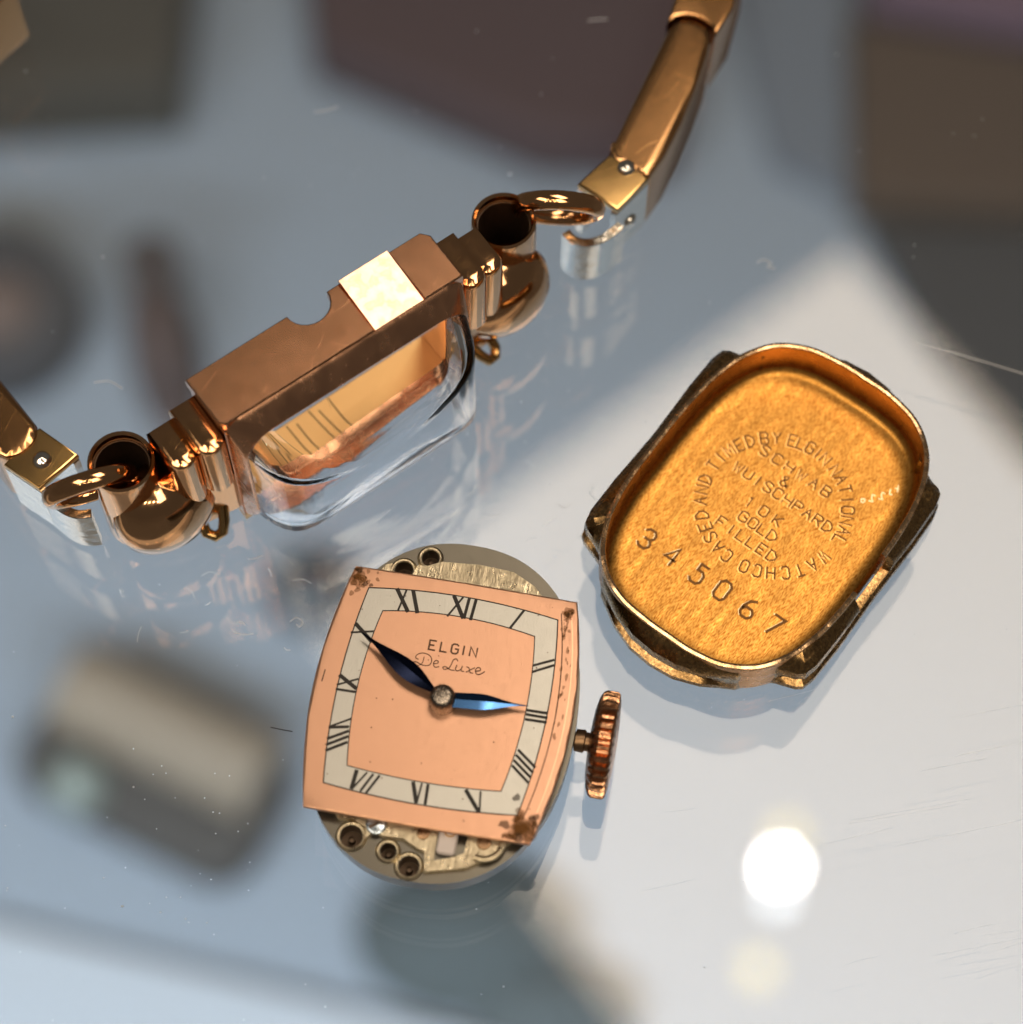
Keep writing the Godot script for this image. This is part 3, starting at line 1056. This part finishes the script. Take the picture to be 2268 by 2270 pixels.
func numerals(dial: Node3D) -> void:
	# each stroke: x0, z0, x1, z1, width
	var all := [
		[[-3.0, -4.92, -2.3, -3.9, 0.18], [-2.56, -4.93, -2.75, -3.9, 0.09], [-2.27, -4.95, -1.88, -3.92, 0.18]],
		[[-0.43, -5.02, 0.17, -4.02, 0.18], [0.0, -5.04, -0.55, -4.0, 0.09], [0.27, -5.03, 0.20, -4.02, 0.14], [0.58, -5.04, 0.50, -4.0, 0.14]],
		[[2.78, -4.9, 2.29, -3.92, 0.11]],
		[[4.49, -2.81, 3.6, -2.38, 0.11], [4.52, -2.56, 3.62, -2.08, 0.11]],
		[[3.68, -0.30, 4.62, -0.31, 0.125], [3.68, -0.10, 4.64, -0.10, 0.125], [3.68, 0.13, 4.64, 0.11, 0.125]],
		[[3.62, 1.55, 4.5, 2.22, 0.125], [3.56, 1.79, 4.44, 2.47, 0.125], [3.52, 2.05, 4.38, 2.7, 0.125], [3.49, 2.30, 4.32, 2.95, 0.125]],
		[[1.70, 3.72, 2.45, 4.62, 0.18], [2.35, 3.68, 2.47, 4.62, 0.09]],
		[[-0.60, 3.76, -0.29, 4.68, 0.18], [-0.21, 3.76, -0.27, 4.68, 0.09], [0.06, 3.76, 0.10, 4.68, 0.14]],
		[[-3.10, 3.66, -3.17, 4.55, 0.18], [-2.64, 3.7, -3.15, 4.55, 0.09], [-2.36, 3.72, -2.77, 4.58, 0.11], [-2.08, 3.74, -2.51, 4.62, 0.11]],
		[[-3.80, 1.42, -4.68, 1.95, 0.09], [-4.70, 1.98, -3.82, 1.80, 0.13], [-3.78, 1.98, -4.66, 2.51, 0.125], [-3.76, 2.23, -4.64, 2.78, 0.125], [-3.75, 2.50, -4.62, 3.05, 0.125]],
		[[-4.72, -0.48, -3.84, 0.03, 0.18], [-3.84, -0.44, -4.74, 0.0, 0.09], [-4.74, 0.20, -3.84, 0.18, 0.11]],
		[[-4.50, -2.97, -3.60, -2.23, 0.18], [-4.62, -2.51, -3.62, -2.74, 0.09]]]
	for n in all:
		var s := Shape.new()
		var k := 0
		for q in n:
			s.ribbon([Vector2(q[0], q[1]), Vector2(q[2], q[3])], q[4], 3.998 + 0.003 * k)
			k += 1
		part("numeral", s, M.ink, dial)
	var text := Shape.new()
	var x := [-0.93, -0.42, 0.07, 0.46, 0.90]
	for i in 5:
		letter(text, "ELGIN"[i], Vector2(x[i], -2.55), Vector2.RIGHT, Vector2.UP, 0.30, 0.44, 0.075, 3.99)
	part("maker_lettering", text, M.brown_ink, dial)
	var script := Shape.new()
	var k := 0
	for line in [
		[[-1.2, -1.98], [-1.22, -1.72], [-1.34, -1.55], [-1.58, -1.5], [-1.66, -1.62], [-1.5, -1.68], [-1.2, -1.58], [-0.92, -1.62], [-0.84, -1.86], [-0.98, -2.08], [-1.28, -2.14], [-1.52, -2.02], [-1.56, -1.86], [-1.42, -1.82]],
		[[-0.74, -1.72], [-0.56, -1.78], [-0.56, -1.88], [-0.68, -1.88], [-0.74, -1.72], [-0.64, -1.58], [-0.46, -1.64]],
		[[0.30, -2.02], [0.22, -2.12], [0.10, -2.06], [0.06, -1.9], [-0.02, -1.66], [-0.2, -1.55], [-0.3, -1.62], [-0.18, -1.68], [0.02, -1.58], [0.24, -1.58]],
		[[0.30, -1.84], [0.26, -1.64], [0.36, -1.58], [0.50, -1.68], [0.54, -1.84], [0.52, -1.62], [0.66, -1.60]],
		[[0.72, -1.84], [0.86, -1.78], [0.90, -1.62], [1.06, -1.58]],
		[[1.10, -1.86], [0.92, -1.72], [0.74, -1.58]],
		[[1.14, -1.7], [1.34, -1.76], [1.34, -1.86], [1.22, -1.88], [1.14, -1.74], [1.22, -1.58], [1.38, -1.6], [1.56, -1.76]]]:
		var p := []
		for q in line:
			p.append(Vector2(q[0], q[1] + 0.02))
		script.ribbon(smooth(p, 4), 0.042, 3.99 + 0.003 * k)
		k += 1
	part("script_lettering", script, M.brown_ink, dial)


func blot(s: Shape, rng: RandomNumberGenerator, at: Vector2, r: float, y: float, long := Vector2.ONE) -> void:
	var p := PackedVector2Array()
	var ph := rng.randf() * TAU
	for i in 18:
		var a := TAU * i / 18
		var rr := r * (1.0 + 0.16 * sin(2 * a + ph) + 0.12 * sin(3 * a - ph * 2.0) + rng.randf_range(-0.16, 0.16))
		p.append(at + Vector2(cos(a) * long.x, sin(a) * long.y) * rr)
	for i in 18:
		var j := (i + 1) % 18
		s.tri(Vector3(at.x, y, at.y), Vector3(p[i].x, y, p[i].y), Vector3(p[j].x, y, p[j].y))
	s.mark = s.v.size()


func stains(dial: Node3D) -> void:
	var rng := RandomNumberGenerator.new()
	rng.seed = 12
	# corrosion at three corners, flecks along the right edge and over the field
	for spec in [[Vector2(-4.75, -5.05), 0.42, 26, "stain"], [Vector2(4.45, 4.9), 0.62, 46, "stain"], [Vector2(4.75, -5.1), 0.34, 14, "stain"]]:
		var s := Shape.new()
		var d := Shape.new()
		var k := 0
		for i in spec[2]:
			var at: Vector2 = spec[0] + Vector2(rng.randfn(), rng.randfn()) * spec[1] * 0.75
			at.x = clampf(at.x, -4.95, 4.9)
			at.y = clampf(at.y, -5.5, 5.45)
			blot(s if i % 5 != 0 else d, rng, at, rng.randf_range(0.03, 0.15) * spec[1] / 0.42, 4.0 + 0.0012 * k)
			k += 1
		for i in 3:
			blot(s, rng, spec[0] + Vector2(rng.randfn(), rng.randfn()) * 0.12 * Vector2(0.6, 0.6), spec[1] * (0.75 - 0.15 * i), 3.991 + 0.002 * i)
		part("corrosion_spot", s, M.stain, dial)
		part("corrosion_spot", d, M.dark_stain, dial)
	var e := Shape.new()
	for i in 26:
		var tt := rng.randf_range(0.04, 0.6)
		var at := Vector2(lerpf(5.03, 4.85, tt) + 3.2 * tt * (1 - tt) - 0.62 + rng.randfn() * 0.1, lerpf(-5.6, 5.5, tt))
		blot(e, rng, at, rng.randf_range(0.03, 0.11), 4.002 + 0.001 * i, Vector2(0.7, 1.6))
	part("corrosion_spot", e, M.stain, dial)
	var f := Shape.new()
	for i in 40:
		blot(f, rng, Vector2(rng.randf_range(-4.9, 4.9), rng.randf_range(-5.4, 5.4)), rng.randf_range(0.012, 0.035), 4.012 + 0.0006 * i)
	f.ribbon([Vector2(-5.42, -0.05), Vector2(-5.38, -0.62)], 0.06, 3.992)
	part("fleck", f, M.brown_ink, dial)


# ---------------------------------------------------------------- case back

func polar(poly: PackedVector2Array, a: float) -> Vector2:
	var d := Vector2(cos(a), sin(a))
	var far := Vector2.ZERO
	for i in poly.size():
		var hit: Variant = Geometry2D.segment_intersects_segment(Vector2.ZERO, d * 40.0, poly[i], poly[(i + 1) % poly.size()])
		if hit != null and hit.length() > far.length():
			far = hit
	return far


func case_back() -> void:
	var b := thing("watch_case_back", "open gold filled watch case back with engraved brass floor and tarnished rim", "watch case back", Vector3(11.27, 0.02, 1.28), -36.9)
	var at := Vector2(0.05, -0.45)
	var cup := squircle(5.6, 7.8, 3.1, 120, at)
	var scaled := func(k: float, y: float) -> PackedVector3Array:
		var r := PackedVector3Array()
		for p in cup:
			r.append(Vector3(at.x + (p.x - at.x) * k, y, at.y + (p.y - at.y) * k))
		return r
	var floor_shape := Shape.new()
	floor_shape.loft([scaled.call(0.01, 1.0), scaled.call(0.84, 1.0), scaled.call(0.9, 1.03), scaled.call(0.95, 1.1), scaled.call(0.98, 1.22), scaled.call(1.0, 1.42), scaled.call(1.0, 0.85), scaled.call(0.8, 0.4), scaled.call(0.45, 0.1), scaled.call(0.01, 0.0)])
	var fl := part("back_plate", floor_shape, M.brass_floor, b)
	# rim wall: a section swept round the cup, open where the crown stem passes
	var path := PackedVector2Array()
	for i in range(0, 480):
		var a := deg_to_rad(8.0) + TAU * i / 480.0
		if a > TAU + deg_to_rad(-14.5):
			break
		path.append(polar(cup, a))
	var wall := Shape.new()
	var rim := Shape.new()
	var inside := []
	var top := []
	for i in path.size():
		var a := path[maxi(i - 1, 0)]
		var c := path[mini(i + 1, path.size() - 1)]
		var n := (c - a).normalized()
		n = Vector2(n.y, -n.x)
		var wob := 0.03 * sin(i * 0.11) + 0.02 * sin(i * 0.37)
		var ring := PackedVector3Array()
		for q in [[0.0, 0.9], [-0.03, 2.2], [0.0, 3.32], [0.24, 3.30], [0.26, 2.2], [0.24, 0.9]]:
			ring.append(Vector3(path[i].x + n.x * q[0], q[1] + (wob if q[1] > 3 else 0.0), path[i].y + n.y * q[0]))
		inside.append(ring)
		var cap := PackedVector3Array()
		for q in [[-0.01, 3.33], [0.02, 3.43], [0.12, 3.47], [0.24, 3.42], [0.27, 3.31]]:
			cap.append(Vector3(path[i].x + n.x * q[0], q[1] + wob, path[i].y + n.y * q[0]))
		top.append(cap)
	wall.loft(inside)
	part("rim_wall", wall, M.brass_wall, b)
	rim.loft(top)
	part("rim_edge", rim, M.brass_rim, b)
	# outer skirt with pointed corners and notches beside the bowed ends
	var outline := PackedVector2Array()
	var quarter := [Vector2(6.36, 0), Vector2(6.42, 3.0), Vector2(6.36, 4.9), Vector2(6.2, 5.55), Vector2(5.9, 5.78), Vector2(4.7, 6.2), Vector2(4.4, 6.28), Vector2(4.18, 6.75), Vector2(3.75, 7.4), Vector2(2.4, 8.25), Vector2(1.2, 8.7), Vector2(0, 8.82)]
	for k in 4:
		var q := quarter.duplicate()
		if k % 2 == 1:
			q.reverse()
		for i in range(0, q.size() - 1):
			outline.append(Vector2(q[i].x * [1, -1, -1, 1][k], q[i].y * [1, 1, -1, -1][k] - 0.42))
	var angles := []
	for i in 200:
		angles.append(TAU * i / 200.0)
	for p in outline:
		angles.append(fposmod(p.angle(), TAU))
	angles.sort()
	var rings := [PackedVector3Array(), PackedVector3Array(), PackedVector3Array(), PackedVector3Array(), PackedVector3Array(), PackedVector3Array(), PackedVector3Array(), PackedVector3Array(), PackedVector3Array(), PackedVector3Array()]
	for a in angles:
		var o := polar(outline, a)
		var c := polar(cup, a)
		var d := Vector2(cos(a), sin(a))
		var room := maxf(0.05, o.length() - c.length() - 0.28)
		var corner := clampf((room - 0.2) / 0.8, 0.0, 1.0)
		var k := 0
		var gap := 1.0 if a < deg_to_rad(8.0) or a > TAU - deg_to_rad(14.5) else 0.0
		var most := minf(0.34, room * 0.75)
		for q in [[c + d * 0.05, 0.8], [o - d * minf(0.5, room * 0.8), 0.7], [o, 0.95], [o - d * 0.02, 1.28], [o - d * most, 1.42], [o - d * most, 1.85], [o - d * most * 0.3, 2.05 - 0.3 * gap], [o - d * most * 0.4, 2.45 + 0.25 * corner - 0.7 * gap], [o - d * minf(0.5, room * 0.7), 2.75 + 0.4 * corner - 1.0 * gap], [c + d * 0.2, 3.05 + 0.28 * corner - 1.25 * gap]]:
			rings[k].append(Vector3(q[0].x, q[1], q[0].y))
			k += 1
	var sk := Shape.new()
	sk.loft(rings, false, true)
	part("tarnished_skirt", sk, M.skirt, b, "", 30.0)
	engraving(fl)


func engraving(fl: Node3D) -> void:
	var y := 1.012
	var c := Vector2(0.03, -1.53)
	var ring := Shape.new()
	for word in [["CASED", 185.0, 224.5], ["AND", 236.4, 255.7], ["TIMED", 269.0, 306.0], ["BY", 317.5, 327.5], ["ELGIN", 340.0, 370.0], ["NATIONAL", 382.0, 444.5], ["WATCH", 463.0, 508.0], ["CO", 518.6, 529.0]]:
		var t: String = word[0]
		for i in t.length():
			var a := deg_to_rad(lerpf(word[1], word[2], float(i) / (t.length() - 1)))
			var up := Vector2(sin(a), -cos(a))
			letter(ring, t[i], c + up * 3.42, Vector2(cos(a), sin(a)), up, 0.36, 0.60, 0.09, y)
	part("engraved_ring", ring, M.engraved, fl)
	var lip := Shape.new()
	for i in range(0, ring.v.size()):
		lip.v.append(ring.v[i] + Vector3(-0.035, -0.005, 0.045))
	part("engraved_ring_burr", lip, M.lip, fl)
	var lines := Shape.new()
	for row in [["SCHWAB", -1.86, 1.59, -3.54], ["&", -0.2, -0.2, -2.8], ["WUISCHPARD", -2.38, 2.64, -2.1], ["10K", -0.95, 0.62, -0.97], ["GOLD", -0.76, 0.85, -0.18], ["FILLED", -1.43, 1.41, 0.66]]:
		var t: String = row[0]
		for i in t.length():
			var f := 0.0 if t.length() == 1 else float(i) / (t.length() - 1)
			letter(lines, t[i], Vector2(lerpf(row[1], row[2], f), row[3]), Vector2.RIGHT, Vector2.UP, 0.40, 0.52, 0.085, y)
	part("engraved_lines", lines, M.engraved, fl)
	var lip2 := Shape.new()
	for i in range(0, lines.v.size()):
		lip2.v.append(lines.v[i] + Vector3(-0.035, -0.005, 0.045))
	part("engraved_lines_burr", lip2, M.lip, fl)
	var x := [-3.7, -2.27, -0.79, 0.56, 2.05, 3.44]
	for i in 6:
		var d := Shape.new()
		letter(d, "345067"[i], Vector2(x[i], 3.4), Vector2.RIGHT, Vector2.UP, 0.58, 0.98, 0.13, y)
		part("serial_digit", d, M.engraved, fl)
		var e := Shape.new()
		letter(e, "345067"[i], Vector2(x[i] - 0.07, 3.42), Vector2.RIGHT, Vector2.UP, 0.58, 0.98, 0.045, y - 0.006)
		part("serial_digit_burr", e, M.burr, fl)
	# a number scratched in by hand
	var s := Shape.new()
	var k := 0
	for line in [[[3.1, -4.2], [3.24, -4.3], [3.3, -4.16], [3.2, -4.08], [3.1, -4.2]], [[3.55, -4.72], [3.4, -4.7], [3.5, -4.5], [3.6, -4.42], [3.42, -4.34]], [[3.86, -5.08], [3.7, -5.06], [3.8, -4.86], [3.9, -4.78], [3.72, -4.7]], [[3.92, -5.44], [4.02, -5.2], [4.14, -5.26]], [[4.06, -5.6], [4.32, -5.74]], [[4.1, -5.82], [4.26, -5.5]]]:
		var p := []
		for q in line:
			p.append(Vector2(q[0], q[1]))
		s.ribbon(smooth(p, 3), 0.05, y + 0.003 * k)
		k += 1
	part("scratched_number", s, M.burr, fl)


# ---------------------------------------------------------------- dust

func dust() -> void:
	var rng := RandomNumberGenerator.new()
	rng.seed = 41
	var speck := Shape.new()
	speck.lathe([Vector2(0.002, 0), Vector2(0.05, 0.015), Vector2(0.03, 0.05), Vector2(0.002, 0.06)], 6)
	var mm := MultiMesh.new()
	mm.transform_format = MultiMesh.TRANSFORM_3D
	mm.mesh = speck.mesh()
	mm.instance_count = 240
	for i in mm.instance_count:
		var p := Vector3(rng.randf_range(-25, 25), 0.0, rng.randf_range(-27, 24))
		if i < 34:  # thicker over the dark cushion and round the watch
			p = Vector3(-14 + rng.randfn() * 3.0, 0, 16 + rng.randfn() * 2.5)
		elif i < 70:
			p = Vector3(2.5 + rng.randfn() * 3.0, 0, -2 + rng.randfn() * 3.0)
		var k := rng.randf_range(0.25, 0.8) * (1.5 if rng.randf() < 0.1 else 0.8)
		mm.set_instance_transform(i, Transform3D(Basis(Vector3.UP, rng.randf() * TAU).scaled(Vector3(k * rng.randf_range(0.7, 1.8), k, k)), p * MM))
	var o := MultiMeshInstance3D.new()
	o.name = "dust"
	o.multimesh = mm
	o.material_override = M.dust
	o.set_meta("kind", "stuff")
	tag(o, "white dust specks scattered over the glass", "dust")
	add_child(o, true)
	var k := 0
	for f in [[[[-9.9, -21.8], [-9.3, -21.9], [-8.7, -22.1]], "pale lint thread on the glass above the watch case"],
		[[[3.9, -27.2], [4.4, -27.3], [4.9, -27.3]], "short lint thread on the glass near the top, left of the bracelet"],
		[[[-20.0, -6.7], [-19.3, -6.8], [-18.6, -6.4]], "smeared lint thread on the glass left of the case, above the bracelet end"],
		[[[-10.2, 5.5], [-9.9, 5.3], [-9.6, 5.5], [-9.75, 5.75], [-9.9, 5.6]], "curled white fibre on the glass left of the dial corner"],
		[[[12.0, -13.2], [12.3, -13.4], [12.7, -13.2], [12.5, -13.0], [12.9, -12.9]], "curled white fibre on the glass right of the lug"],
		[[[-10.9, 10.6], [-10.4, 10.7], [-9.9, 10.8]], "dark short hair on the glass just left of the dial"]]:
		var s := Shape.new()
		var pts := []
		var c := Vector2(f[0][0][0], f[0][0][1])
		var raw := []
		for q in f[0]:
			raw.append(Vector2(q[0], q[1]) - c)
		for q in smooth(raw, 5):
			pts.append(Vector3(q.x, 0.03 + 0.015 * sin(q.x * 9), q.y))
		s.tube(pts, 0.025, 6)
		var t := part("lint_fibre", s, M.dust if k < 5 else M.ink, self)
		t.position = Vector3(c.x, 0, c.y) * MM
		tag(t, f[1], "lint")
		k += 1
